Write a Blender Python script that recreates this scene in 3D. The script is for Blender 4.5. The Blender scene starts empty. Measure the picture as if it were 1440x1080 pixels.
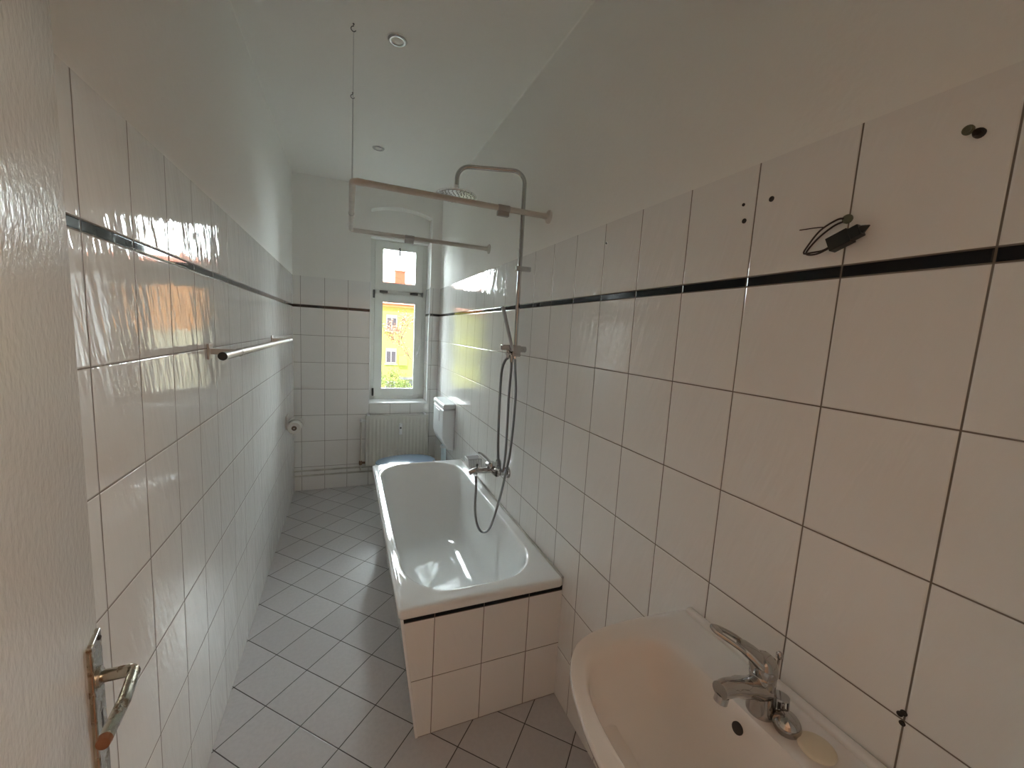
import bpy, bmesh, math, random
from mathutils import Vector, Matrix
PI = math.pi
random.seed(7)
COL = bpy.context.scene.collection
W, L, ZB, HT = 1.3336, 4.1695, 1.7428, 0.252     # room width, length, border height, tile pitch
YR, YL, XE = 0.2982, 1.0173, 0.0619               # joint phases of the three tiled walls
TT = 2.022                                        # top of the tiling
CH = 2.90                                         # ceiling height
CAMX, CAMZ = 0.4557, 1.5987
WORLD = {}

# ------------------------------------------------------------------ materials
def srgb(r, g, b):
    f = lambda c: c / 12.92 if c <= 0.04045 else ((c + 0.055) / 1.055) ** 2.4
    return (f(r), f(g), f(b), 1)

class NT:
    def __init__(self, name):
        self.m = bpy.data.materials.new(name); self.m.use_nodes = True
        self.t = self.m.node_tree; self.t.nodes.clear()
        self.out = self.n('ShaderNodeOutputMaterial')
        self.b = self.n('ShaderNodeBsdfPrincipled')
        self.l(self.b.outputs[0], self.out.inputs[0])
    def n(self, k, **kw):
        x = self.t.nodes.new(k)
        for a, v in kw.items(): setattr(x, a, v)
        return x
    def l(self, a, b): self.t.links.new(a, b)
    def put(self, sock, v):
        if hasattr(v, 'is_linked') or isinstance(v, bpy.types.NodeSocket): self.l(v, sock)
        else: sock.default_value = v
    def math(self, op, a, b=0.0, c=0.0, clamp=False):
        x = self.n('ShaderNodeMath', operation=op, use_clamp=clamp)
        for i, v in enumerate((a, b, c)): self.put(x.inputs[i], v)
        return x.outputs[0]
    def mix(self, fac, a, b):
        x = self.n('ShaderNodeMix', data_type='RGBA')
        self.put(x.inputs[0], fac); self.put(x.inputs[6], a); self.put(x.inputs[7], b)
        return x.outputs[2]
    def ramp(self, v, lo, hi, a=0.0, b=1.0, smooth=True):
        x = self.n('ShaderNodeMapRange', interpolation_type='SMOOTHSTEP' if smooth else 'LINEAR')
        self.put(x.inputs[0], v); x.inputs[1].default_value = lo; x.inputs[2].default_value = hi
        x.inputs[3].default_value = a; x.inputs[4].default_value = b
        return x.outputs[0]
    def pos(self):
        g = self.n('ShaderNodeNewGeometry'); s = self.n('ShaderNodeSeparateXYZ')
        self.l(g.outputs['Position'], s.inputs[0]); return g.outputs['Position'], s.outputs
    def comb(self, x, y, z):
        c = self.n('ShaderNodeCombineXYZ')
        for i, v in enumerate((x, y, z)): self.put(c.inputs[i], v)
        return c.outputs[0]
    def noise(self, vec, scale, detail=3, rough=0.5, dist=0.0):
        x = self.n('ShaderNodeTexNoise'); self.l(vec, x.inputs['Vector'])
        x.inputs['Scale'].default_value = scale; x.inputs['Detail'].default_value = detail
        x.inputs['Roughness'].default_value = rough; x.inputs['Distortion'].default_value = dist
        return x.outputs[0]
    def bump(self, height, strength=1.0, dist=1.0):
        x = self.n('ShaderNodeBump'); x.inputs['Strength'].default_value = strength
        x.inputs['Distance'].default_value = dist; self.l(height, x.inputs['Height'])
        self.l(x.outputs[0], self.b.inputs['Normal'])
    def set(self, **kw):
        for k, v in kw.items(): self.put(self.b.inputs[k.replace('_', ' ')], v)

def simple(name, col, rough=0.4, metal=0.0, bumps=None, var=0.0, coat=0.0, ior=1.5):
    k = NT(name); k.set(Roughness=rough, Metallic=metal, IOR=ior)
    k.b.inputs['Coat Weight'].default_value = coat
    p, _ = k.pos()
    c = (*col[:3], 1)
    if var:
        nz = k.noise(p, 9.0, 4)
        d = tuple(v * (1 - var) for v in c[:3]) + (1,)
        k.l(k.mix(k.ramp(nz, 0.35, 0.7), c, d), k.b.inputs['Base Color'])
    else: k.b.inputs['Base Color'].default_value = c
    if bumps:
        sc, am = bumps
        k.bump(k.math('MULTIPLY', k.noise(p, sc, 3), am))
    return k.m

GROUT = (0.17, 0.14, 0.115, 1)
TILEC = (0.835, 0.83, 0.815, 1)

def tile_mat(name, axis, s0, zb=ZB, band=0.0235, relief=1.0, band_ior=1.6):
    """glazed 20 x 25 cm wall tiles with a black border strip on top of row 0"""
    k = NT(name); p, xyz = k.pos()
    s = xyz[axis]; z = xyz[2]
    fs = k.math('FRACT', k.math('DIVIDE', k.math('SUBTRACT', s, s0 - 20.0), 0.2))
    du = k.math('MULTIPLY', k.math('SUBTRACT', 0.5, k.math('ABSOLUTE', k.math('SUBTRACT', fs, 0.5))), 0.2)
    fz = k.math('FRACT', k.math('ADD', k.math('DIVIDE', k.math('SUBTRACT', zb, z), HT), 20.0))
    dr = k.math('MULTIPLY', k.math('SUBTRACT', 0.5, k.math('ABSOLUTE', k.math('SUBTRACT', fz, 0.5))), HT)
    dr = k.math('ADD', dr, k.math('MULTIPLY', k.math('GREATER_THAN', z, zb + 0.006), 10.0))

    db = k.math('ABSOLUTE', k.math('SUBTRACT', z, zb + band))
    d = k.math('MINIMUM', k.math('MINIMUM', du, dr), db)
    grout = k.ramp(d, 0.0010, 0.0019, 1.0, 0.0)
    inband = k.math('MULTIPLY', k.math('GREATER_THAN', z, zb), k.math('LESS_THAN', z, zb + band))
    # faint tone change from tile to tile
    cell = k.n('ShaderNodeTexWhiteNoise', noise_dimensions='2D')
    k.l(k.comb(k.math('FLOOR', k.math('DIVIDE', k.math('SUBTRACT', s, s0 - 20), 0.2)),
               k.math('FLOOR', k.math('DIVIDE', k.math('SUBTRACT', zb, z), HT)), 0.0), cell.inputs['Vector'])
    base = k.mix(k.ramp(cell.outputs[0], 0, 1, smooth=False), TILEC, (0.81, 0.803, 0.785, 1))
    stain = k.ramp(k.noise(p, 7.0, 5, 0.6), 0.45, 0.8)
    gcol = k.mix(stain, GROUT, (0.10, 0.075, 0.055, 1))
    c = k.mix(inband, base, (0.010, 0.012, 0.016, 1))
    k.l(k.mix(grout, c, gcol), k.b.inputs['Base Color'])
    k.l(k.math('ADD', k.math('MULTIPLY', grout, 0.55), 0.045), k.b.inputs['Roughness'])
    k.l(k.math('ADD', 1.6, k.math('MULTIPLY', inband, band_ior - 1.6)), k.b.inputs['IOR'])
    edge = k.math('MULTIPLY', k.ramp(d, 0.0008, 0.0042), 0.0010)
    sk = k.math('ADD', k.math('MULTIPLY', s, 42.0), k.math('MULTIPLY', z, 11.0))
    v1 = k.comb(sk, 0.0, k.math('MULTIPLY', z, 9.0))
    n1 = k.noise(v1, 1.0, 2.0, 0.45, 0.35)
    n0 = k.noise(k.comb(k.math('MULTIPLY', sk, 0.34), 7.0, k.math('MULTIPLY', z, 4.0)), 1.0, 1.0, 0.4)
    v2 = k.comb(k.math('MULTIPLY', sk, 2.6), 3.0, k.math('MULTIPLY', z, 22.0))
    n2 = k.noise(v2, 1.0, 1.0, 0.4, 0.2)
    n3 = k.noise(p, 3.5, 1.0)
    amt = k.ramp(n3, 0.35, 0.65, 0.7, 1.0)
    rel = k.math('MULTIPLY', k.math('ADD', k.math('MULTIPLY', n0, 0.0014 * relief), k.math('ADD', k.math('MULTIPLY', n1, 0.0009 * relief), k.math('MULTIPLY', n2, 0.00016 * relief))), amt)
    rel = k.math('MULTIPLY', rel, k.math('SUBTRACT', 1.0, k.math('MULTIPLY', inband, 0.96)))
    k.bump(k.math('ADD', edge, rel))
    return k.m

def floor_mat():
    k = NT('floor_tiles'); p, xyz = k.pos()
    r = 1 / math.sqrt(2); P = 0.2018
    a = k.math('MULTIPLY', k.math('ADD', xyz[0], xyz[1]), r)
    b = k.math('MULTIPLY', k.math('SUBTRACT', xyz[1], xyz[0]), r)
    ds, ids = [], []
    for v, o in ((a, 1.343), (b, 1.334)):
        q = k.math('DIVIDE', k.math('SUBTRACT', v, o - P * 40), P)
        f = k.math('FRACT', q); ids.append(k.math('FLOOR', q))
        ds.append(k.math('MULTIPLY', k.math('SUBTRACT', 0.5, k.math('ABSOLUTE', k.math('SUBTRACT', f, 0.5))), P))
    d = k.math('MINIMUM', *ds)
    grout = k.ramp(d, 0.0012, 0.0024, 1.0, 0.0)
    cell = k.n('ShaderNodeTexWhiteNoise', noise_dimensions='2D')
    k.l(k.comb(ids[0], ids[1], 0.0), cell.inputs['Vector'])
    base = k.mix(cell.outputs[0], (0.58, 0.565, 0.57, 1), (0.52, 0.505, 0.51, 1))
    mott = k.ramp(k.noise(p, 60.0, 4, 0.6), 0.3, 0.75)
    base = k.mix(k.math('MULTIPLY', mott, 0.35), base, (0.44, 0.43, 0.44, 1))
    k.l(k.mix(grout, base, (0.06, 0.052, 0.05, 1)), k.b.inputs['Base Color'])
    k.l(k.math('ADD', k.math('MULTIPLY', grout, 0.4), 0.30), k.b.inputs['Roughness'])
    edge = k.math('MULTIPLY', k.ramp(d, 0.001, 0.004), 0.0008)
    k.bump(k.math('ADD', edge, k.math('MULTIPLY', k.noise(p, 120.0, 3), 0.00025)))
    return k.m

def chrome_mat(name, col=(0.78, 0.79, 0.80), rough=0.07):
    k = NT(name); k.set(Metallic=1.0, Roughness=rough); k.b.inputs['Base Color'].default_value = (*col, 1)
    p, _ = k.pos(); k.l(k.ramp(k.noise(p, 40.0, 3), 0.3, 0.8, rough * 0.7, rough * 1.8), k.b.inputs['Roughness'])
    return k.m

def hose_mat():
    k = NT('hose_metal'); k.set(Metallic=1.0, Roughness=0.28); k.b.inputs['Base Color'].default_value = (0.27, 0.27, 0.27, 1)
    p, xyz = k.pos()
    w = k.math('SINE', k.math('MULTIPLY', xyz[2], 2 * PI / 0.0035))
    k.bump(k.math('MULTIPLY', w, 0.0005)); return k.m

def glass_mat():
    k = NT('window_glass'); k.t.nodes.remove(k.b)
    tr = k.n('ShaderNodeBsdfTransparent'); tr.inputs[0].default_value = (0.96, 0.98, 0.965, 1)
    gl = k.n('ShaderNodeBsdfGlossy'); gl.inputs['Roughness'].default_value = 0.0
    fr = k.n('ShaderNodeFresnel'); fr.inputs[0].default_value = 1.45
    mx = k.n('ShaderNodeMixShader'); k.l(fr.outputs[0], mx.inputs[0]); k.l(tr.outputs[0], mx.inputs[1]); k.l(gl.outputs[0], mx.inputs[2])
    k.l(mx.outputs[0], k.out.inputs[0]); return k.m

def brushed_paint():
    k = NT('door_paint'); p, xyz = k.pos(); k.set(Roughness=0.2, IOR=1.55)
    k.b.inputs['Base Color'].default_value = (0.72, 0.70, 0.665, 1)
    n = k.noise(k.comb(k.math('MULTIPLY', xyz[0], 90.0), k.math('MULTIPLY', xyz[1], 90.0), k.math('MULTIPLY', xyz[2], 60.0)), 1.0, 3)
    n2 = k.noise(k.comb(k.math('MULTIPLY', xyz[0], 300.0), k.math('MULTIPLY', xyz[1], 300.0), k.math('MULTIPLY', xyz[2], 18.0)), 1.0, 2)
    k.bump(k.math('ADD', k.math('MULTIPLY', n, 0.0011), k.math('MULTIPLY', n2, 0.0002))); return k.m

def handle_mat():
    k = NT('worn_nickel'); p, xyz = k.pos(); k.set(Metallic=1.0)
    n = k.ramp(k.noise(p, 55.0, 5, 0.65), 0.50, 0.66)
    k.l(k.mix(n, (0.50, 0.47, 0.40, 1), (0.22, 0.15, 0.09, 1)), k.b.inputs['Base Color'])
    k.l(k.ramp(n, 0, 1, 0.22, 0.42), k.b.inputs['Roughness']); return k.m

def roof_mat():
    k = NT('red_roof_tiles'); p, xyz = k.pos(); k.set(Roughness=0.8)
    w = k.math('FRACT', k.math('MULTIPLY', xyz[2], 4.0)); w2 = k.math('FRACT', k.math('MULTIPLY', xyz[0], 4.0))
    m = k.math('MAXIMUM', k.math('LESS_THAN', w, 0.15), k.math('LESS_THAN', w2, 0.12))
    k.l(k.mix(m, (0.62, 0.20, 0.11, 1), (0.40, 0.12, 0.07, 1)), k.b.inputs['Base Color']); return k.m

M = dict(
    tile_left=tile_mat('wall_tiles_left', 1, YL, relief=1.4),
    tile_right=tile_mat('wall_tiles_right', 1, YR, relief=1.7, band_ior=1.33),
    tile_far=tile_mat('wall_tiles_far', 0, XE, relief=0.7),
    tile_tub=tile_mat('tub_front_tiles', 0, 0.774, zb=0.5045, band=0.0225, relief=0.7, band_ior=1.33),
    tile_tubside=tile_mat('tub_side_tiles', 1, 1.50, zb=0.5045, band=0.0225, relief=0.7),
    plaster=simple('white_plaster', (0.83, 0.828, 0.80), 0.85, bumps=(45.0, 0.0012)),
    ceiling=simple('ceiling_paint', (0.84, 0.835, 0.80), 0.9, bumps=(30.0, 0.0012)),
    floor=floor_mat(),
    enamel=simple('white_enamel', (0.82, 0.83, 0.83), 0.06, coat=0.4, ior=1.55),
    ceramic=simple('white_ceramic', (0.79, 0.765, 0.74), 0.08, coat=0.3, ior=1.5),
    seal=simple('old_sealant', (0.62, 0.60, 0.56), 0.55, bumps=(90, 0.001), var=0.35),
    chrome=chrome_mat('chrome'), dchrome=chrome_mat('smoky_chrome', (0.50, 0.50, 0.50), 0.12),
    satin=simple('satin_steel', (0.55, 0.53, 0.51), 0.36, metal=0.9),
    darkchrome=chrome_mat('dark_chrome', (0.46, 0.45, 0.44), 0.06),
    brushed=simple('brushed_grey_metal', (0.42, 0.42, 0.44), 0.4, metal=0.5),
    hose=hose_mat(),
    trimw=simple('white_pvc_trim', (0.82, 0.83, 0.84), 0.35),
    winf=simple('window_pvc', (0.74, 0.75, 0.72), 0.35, bumps=(60, 0.0002)),
    dgrey=simple('dark_grey_cap', (0.10, 0.10, 0.10), 0.5),
    glass=glass_mat(),
    railw=simple('aged_white_rail', (0.60, 0.56, 0.52), 0.45, var=0.12),
    railg=simple('grey_sleeve', (0.38, 0.37, 0.37), 0.5),
    rad=simple('radiator_enamel', (0.66, 0.65, 0.60), 0.35, bumps=(15, 0.0004)),
    radd=simple('radiator_grille', (0.45, 0.45, 0.43), 0.5),
    pipe=simple('painted_pipe', (0.58, 0.56, 0.51), 0.4, var=0.25),
    brass=simple('dirty_brass', (0.18, 0.11, 0.07), 0.45, metal=0.6),
    plastic=simple('white_plastic', (0.70, 0.72, 0.73), 0.3),
    seat=simple('lid_sky_sheen', (0.20, 0.27, 0.37), 0.18),  # sky reflection on the lid is put into its base colour
    flush=simple('pale_blue_pipe', (0.55, 0.66, 0.72), 0.3),
    door=brushed_paint(), handle=handle_mat(),
    paper=simple('toilet_paper', (0.78, 0.77, 0.74), 0.95, bumps=(200, 0.0006)),
    card=simple('cardboard_core', (0.16, 0.12, 0.09), 0.9),
    black=simple('black_plastic', (0.012, 0.014, 0.013), 0.35),
    plugg=simple('grey_green_plug', (0.14, 0.15, 0.10), 0.6),
    plugb=simple('dark_plug', (0.03, 0.022, 0.018), 0.6),
    wire=simple('dark_wire', (0.035, 0.022, 0.018), 0.5),
    cream=simple('cream_plastic', (0.78, 0.72, 0.58), 0.35),
    rust=simple('rubbed_brass_end', (0.27, 0.12, 0.06), 0.45, metal=0.5),
    bulb=simple('frosted_bulb', (0.85, 0.85, 0.80), 0.15),
    hallwall=simple('hall_wallpaper', (0.66, 0.54, 0.44), 0.85),
    hallfloor=simple('hall_floorboards', (0.38, 0.20, 0.09), 0.4, var=0.4),
    facade=simple('yellow_render', (0.70, 0.72, 0.20), 0.9, var=0.05),
    facade2=simple('orange_render', (0.85, 0.42, 0.17), 0.9, var=0.05),
    facade3=simple('pale_render', (0.78, 0.74, 0.55), 0.9, var=0.05),
    facadew=simple('facade_window_frame', (0.50, 0.48, 0.50), 0.6),
    pane=simple('facade_window_pane', (0.16, 0.14, 0.17), 0.2),
    eave=simple('orange_eave', (0.80, 0.33, 0.14), 0.8),
    roof=roof_mat(), chimney=simple('red_chimney', (0.70, 0.20, 0.12), 0.9),
    asphalt=simple('street_asphalt', (0.20, 0.20, 0.19), 0.9, var=0.2),
    bark=simple('tree_bark', (0.22, 0.15, 0.10), 0.9),
    leaf=simple('brown_leaves', (0.50, 0.28, 0.18), 0.8, var=0.4),
    leafg=simple('green_leaves', (0.28, 0.36, 0.10), 0.8, var=0.4),
)

# ------------------------------------------------------------------ object helpers
def root(name, loc, label=None, cat=None, group=None, kind=None):
    o = bpy.data.objects.new(name, None); o.empty_display_size = 0.05
    o.location = loc; COL.objects.link(o); WORLD[o.name] = Vector(loc)
    tag(o, label, cat, group, kind); return o
def tag(o, label=None, cat=None, group=None, kind=None):
    if label: o['label'] = label
    if cat: o['category'] = cat
    if group: o['group'] = group
    if kind: o['kind'] = kind
    return o
def build(name, geo, mat, parent=None, smooth=False, loc=None, label=None, bevel=0.0, segs=2, sub=0):
    """geo: (verts, faces) in world metres -> ONE mesh object; parents sit at WORLD[parent]"""
    V, F = geo
    if parent is not None: org = WORLD[parent.name]
    else: org = Vector(loc) if loc is not None else Vector((0, 0, 0))
    me = bpy.data.meshes.new(name)
    me.from_pydata([tuple(Vector(v) - org) for v in V], [], [tuple(f) for f in F])
    bm = bmesh.new(); bm.from_mesh(me)
    bmesh.ops.remove_doubles(bm, verts=bm.verts, dist=1e-6)
    bmesh.ops.recalc_face_normals(bm, faces=bm.faces)
    for e in bm.edges:
        if len(e.link_faces) == 2 and e.calc_face_angle(0) > math.radians(48): e.smooth = False
    bm.to_mesh(me); bm.free()
    me.materials.append(M[mat] if isinstance(mat, str) else mat)
    if smooth: me.polygons.foreach_set('use_smooth', [True] * len(me.polygons))
    o = bpy.data.objects.new(name, me); COL.objects.link(o)
    if parent is not None:
        o.parent = parent; o.location = (0, 0, 0)
    else: o.location = org
    WORLD[o.name] = org
    if label: o['label'] = label
    if bevel:
        md = o.modifiers.new('bevel', 'BEVEL'); md.width = bevel; md.segments = segs; md.limit_method = 'ANGLE'; md.angle_limit = math.radians(35)
        me.polygons.foreach_set('use_smooth', [True] * len(me.polygons))
        wn = o.modifiers.new('wn', 'WEIGHTED_NORMAL'); wn.keep_sharp = False
    if sub:
        md = o.modifiers.new('sub', 'SUBSURF'); md.levels = sub; md.render_levels = sub
    return o
def join(*gs):
    V, F = [], []
    for v, f in gs:
        n = len(V); V += list(v); F += [tuple(i + n for i in q) for q in f]
    return V, F
def box(x0, x1, y0, y1, z0, z1):
    V = [(x, y, z) for x in (x0, x1) for y in (y0, y1) for z in (z0, z1)]
    return V, [(0, 1, 3, 2), (4, 6, 7, 5), (0, 4, 5, 1), (2, 3, 7, 6), (0, 2, 6, 4), (1, 5, 7, 3)]
def hexa(P):  # 8 points: bottom loop 4, top loop 4
    return list(P), [(3, 2, 1, 0), (4, 5, 6, 7), (0, 1, 5, 4), (1, 2, 6, 5), (2, 3, 7, 6), (3, 0, 4, 7)]
def prism(poly, axis, a, b):
    """polygon in the two other axes, extruded along axis from a to b"""
    def P(p, t):
        if axis == 'y': return (p[0], t, p[1])
        if axis == 'x': return (t, p[0], p[1])
        return (p[0], p[1], t)
    n = len(poly); V = [P(p, a) for p in poly] + [P(p, b) for p in poly]
    return V, [tuple(range(n))[::-1], tuple(range(n, 2 * n))] + [(i, (i + 1) % n, n + (i + 1) % n, n + i) for i in range(n)]
def frame_of(t, prev=None):
    t = t.normalized()
    if prev is None:
        a = Vector((0, 0, 1)) if abs(t.z) < 0.9 else Vector((1, 0, 0)); u = t.cross(a).normalized()
    else:
        u = (prev - t * prev.dot(t)).normalized()
    return u, t.cross(u)
def tube(pts, r, n=14, cap=True, flat=1.0):
    P = [Vector(p) for p in pts]; R = r if isinstance(r, (list, tuple)) else [r] * len(P)
    V, F, pu = [], [], None
    for i, p in enumerate(P):
        t = (P[min(i + 1, len(P) - 1)] - P[max(i - 1, 0)])
        u, v = frame_of(t, pu); pu = u
        for k in range(n):
            a = 2 * PI * k / n; V.append(tuple(p + u * math.cos(a) * R[i] + v * math.sin(a) * R[i] * flat))
    for i in range(len(P) - 1):
        for k in range(n):
            a, b = i * n + k, i * n + (k + 1) % n; F.append((a, b, b + n, a + n))
    if cap:
        F.append(tuple(range(n))[::-1]); F.append(tuple(range((len(P) - 1) * n, len(P) * n)))
    return V, F
def spline(pts, seg=10):
    P = [Vector(p) for p in pts]; Q = [P[0] * 2 - P[1]] + P + [P[-1] * 2 - P[-2]]; out = []
    for i in range(1, len(Q) - 2):
        for s in range(seg):
            t = s / seg; a, b, c, d = Q[i - 1], Q[i], Q[i + 1], Q[i + 2]
            out.append(0.5 * ((2 * b) + (c - a) * t + (2 * a - 5 * b + 4 * c - d) * t * t + (3 * b - a - 3 * c + d) * t ** 3))
    out.append(P[-1]); return out
def fillet(pts, r, seg=8):
    P = [Vector(p) for p in pts]; out = [P[0]]
    for i in range(1, len(P) - 1):
        a, b, c = P[i - 1], P[i], P[i + 1]; d1 = (a - b).normalized(); d2 = (c - b).normalized()
        ang = d1.angle(d2); tl = r / math.tan(ang / 2); s, e = b + d1 * tl, b + d2 * tl
        cen = b + (d1 + d2).normalized() * (r / math.sin(ang / 2))
        v0, v1 = s - cen, e - cen
        for k in range(seg + 1):
            th = v0.angle(v1); t = k / seg
            out.append(cen + v0 * (math.sin((1 - t) * th) / math.sin(th)) + v1 * (math.sin(t * th) / math.sin(th)))
    out.append(P[-1]); return out
def lathe(prof, c, axis=(0, 0, 1), n=28):
    """prof: list of (radius, height) along axis from point c"""
    ax = Vector(axis).normalized(); u, v = frame_of(ax); c = Vector(c); V, F = [], []
    for (r, h) in prof:
        for k in range(n):
            a = 2 * PI * k / n; V.append(tuple(c + ax * h + (u * math.cos(a) + v * math.sin(a)) * max(r, 1e-5)))
    for i in range(len(prof) - 1):
        for k in range(n):
            a, b = i * n + k, i * n + (k + 1) % n; F.append((a, b, b + n, a + n))
    F.append(tuple(range(n))[::-1]); F.append(tuple(range((len(prof) - 1) * n, len(prof) * n)))
    return V, F
def loft(rings, cap0=True, cap1=True):
    n = len(rings[0]); V = [tuple(p) for r in rings for p in r]; F = []
    for i in range(len(rings) - 1):
        for k in range(n):
            a, b = i * n + k, i * n + (k + 1) % n; F.append((a, b, b + n, a + n))
    if cap0: F.append(tuple(range(n))[::-1])
    if cap1: F.append(tuple(range((len(rings) - 1) * n, len(rings) * n)))
    return V, F

# ================================================================== THE ROOM
def struct(name, geo, mat, **k):
    o = build(name, geo, mat, **k); o['kind'] = 'structure'; return o
OUT = L + 0.42
struct('floor', box(-0.12, W + 0.12, 0.09, L + 0.1, -0.15, 0.0), 'floor')
R = 0.006; ZC = CH - R; P0, P1 = -0.0008, W + 0.0008
prof = [(-0.14, ZC), (P0, ZC)] + [(P0 + R - R * math.cos(a), ZC + R * math.sin(a)) for a in [i * PI / 24 for i in range(1, 13)]]
prof += [(P1 - R + R * math.sin(a), ZC + R * math.cos(a)) for a in [i * PI / 24 for i in range(0, 13)]] + [(W + 0.14, ZC), (W + 0.14, CH + 0.2), (-0.14, CH + 0.2)]
struct('ceiling', prism(prof, 'y', -0.05, OUT), 'ceiling', smooth=True)
PL = 0.0008   # plaster and tile faces are almost flush
wl = struct('wall_left', box(-0.14, -PL, -0.05, OUT, -0.1, ZC), 'plaster')
build('tile_cladding', box(-PL - 0.002, 0.0, 0.09, L, 0.0, TT), 'tile_left', wl)
wr = struct('wall_right', box(W + PL, W + 0.14, -0.05, OUT, -0.1, ZC), 'plaster')
build('tile_cladding', box(W, W + PL + 0.002, 0.09, L, 0.0, TT), 'tile_right', wr)
# far wall with the arched window recess
RX0, RX1, SZ, SPR = 0.660, 1.235, 0.845, 2.700
arch = [(RX0 + (RX1 - RX0) * i / 16, SPR + 0.05 * (1 - (2 * i / 16 - 1) ** 2)) for i in range(17)]
low = prism([(-0.14, -0.1), (W + 0.14, -0.1), (W + 0.14, SZ - 0.004), (-0.14, SZ - 0.004)], 'y', L + PL, OUT)
up = prism([(-0.14, SZ - 0.004), (RX0, SZ - 0.004)] + arch + [(RX1, SZ - 0.004), (W + 0.14, SZ - 0.004), (W + 0.14, CH + 0.2), (-0.14, CH + 0.2)], 'y', L + PL, OUT)
WF = L + 0.24     # face of the window frame
infill = box(RX0 - 0.01, RX1 + 0.01, L + 0.13, OUT, 2.474, SPR + 0.07)
wf = struct('wall_far', join(low, up, infill), 'plaster')
build('tile_cladding', join(box(0.0, RX0, L, L + PL + 0.002, 0, TT), box(RX1, W, L, L + PL + 0.002, 0, TT), box(RX0, RX1, L, L + PL + 0.002, 0, SZ)), 'tile_far', wf)
build('reveal_tiles', join(box(RX1 - 0.001, RX1 + 0.004, L + 0.012, WF, SZ, TT)), 'tile_right', wf)
build('window_sill', box(RX0, RX1, L + 0.010, WF + 0.02, SZ - 0.008, SZ + 0.002), 'trimw', wf, bevel=0.003)
build('edge_trim', join(box(RX1 - 0.009, RX1 + 0.003, L - 0.003, L + 0.012, SZ - 0.006, TT + 0.01), box(RX0 - 0.003, RX0 + 0.004, L - 0.003, L + 0.012, SZ - 0.006, TT + 0.01),
      box(RX0 - 0.003, RX1 + 0.003, L - 0.003, L + 0.012, SZ - 0.008, SZ + 0.003)), 'trimw', wf, bevel=0.002)
# near wall with the doorway the camera stands in
DX0, DX1, DH = 0.21, 1.10, 2.14
struct('wall_near', join(box(-0.14, DX0, -0.05, 0.09, -0.1, CH), box(DX1, W + 0.14, -0.05, 0.09, -0.1, CH), box(DX0, DX1, -0.05, 0.09, DH, CH)), 'plaster')
struct('trim_1', join(box(DX0 - 0.002, DX0 + 0.02, -0.052, 0.092, 0, DH), box(DX1 - 0.02, DX1 + 0.002, -0.052, 0.092, 0, DH), box(DX0, DX1, -0.052, 0.092, DH - 0.02, DH + 0.002)), 'door')
struct('floor_hall', box(-0.6, 2.0, -1.6, 0.09, -0.15, 0.0), 'hallfloor')
struct('ceiling_hall', box(-0.7, 2.1, -1.7, -0.05, CH, CH + 0.1), 'ceiling')
struct('wall_hall_left', box(-0.7, -0.6, -1.7, -0.05, 0, CH), 'hallwall')
struct('wall_hall_right', box(2.0, 2.1, -1.7, -0.05, 0, CH), 'hallwall')
struct('wall_hall_back', box(-0.7, 2.1, -1.7, -1.6, 0, CH), 'hallwall')
struct('wall_hall_front', join(box(-0.7, -0.14, -0.15, -0.05, 0, CH), box(W + 0.14, 2.1, -0.15, -0.05, 0, CH)), 'hallwall')

# window: fixed frame, two sashes
w = root('window_1', ((RX0 + RX1) / 2, WF, SZ), kind='structure')
FX0, FX1, FZ0, FZ1 = 0.700, 1.241, 0.862, 2.480
def rim(x0, x1, z0, z1, t, y0, y1, tb=None, tt=None):
    tb = tb or t; tt = tt or t
    return join(box(x0, x0 + t, y0, y1, z0, z1), box(x1 - t, x1, y0, y1, z0, z1), box(x0 + t, x1 - t, y0, y1, z0, z0 + tb), box(x0 + t, x1 - t, y0, y1, z1 - tt, z1))
build('window_frame', join(rim(FX0 - 0.035, FX1, FZ0 - 0.016, FZ1, 0.062, WF, WF + 0.07, tb=0.055, tt=0.05), box(FX0 + 0.02, FX1 - 0.03, WF, WF + 0.07, 1.935, 1.995)), 'winf', w, bevel=0.004)
def sash(z0, z1, gx0, gx1, gz0, gz1, lab):
    y0, y1 = WF - 0.014, WF + 0.045; x0, x1 = FX0 + 0.012, FX1 - 0.045
    s = build('sash', join(box(x0, gx0, y0, y1, z0, z1), box(gx1, x1, y0, y1, z0, z1), box(gx0, gx1, y0, y1, z0, gz0), box(gx0, gx1, y0, y1, gz1, z1)), 'winf', w, bevel=0.005, label=lab)
    build('window_pane', box(gx0 - 0.008, gx1 + 0.008, WF + 0.018, WF + 0.024, gz0 - 0.008, gz1 + 0.008), 'glass', s)
    build('glazing_bead', rim(gx0 - 0.002, gx1 + 0.002, gz0 - 0.002, gz1 + 0.002, 0.008, WF - 0.004, WF + 0.018), 'winf', s)
    return s
s1 = sash(0.885, 1.945, 0.787, 1.125, 0.957, 1.867, 'tall lower sash')
s2 = sash(1.980, 2.462, 0.787, 1.123, 2.055, 2.397, 'small upper sash')
build('window_handle', join(box(1.142, 1.162, WF - 0.022, WF - 0.013, 1.30, 1.37), tube([(1.152, WF - 0.02, 1.335), (1.152, WF - 0.05, 1.335)], 0.008, 10),
      tube(spline([(1.152, WF - 0.048, 1.33), (1.162, WF - 0.056, 1.37), (1.172, WF - 0.056, 1.43)], 4), 0.007, 10)), 'trimw', s1, smooth=True)
build('window_latch', join(box(0.944, 0.960, WF - 0.024, WF - 0.012, 2.33, 2.415), box(0.946, 0.957, WF - 0.032, WF - 0.024, 2.335, 2.375)), 'dgrey', s2, bevel=0.002)
for hx, hz in ((FX0 + 0.006, 1.935), (FX0 + 0.006, 0.925)):
    build('hinge', tube([(hx, WF - 0.018, hz - 0.04), (hx, WF - 0.018, hz + 0.04)], 0.010, 12), 'dgrey', w)
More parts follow.
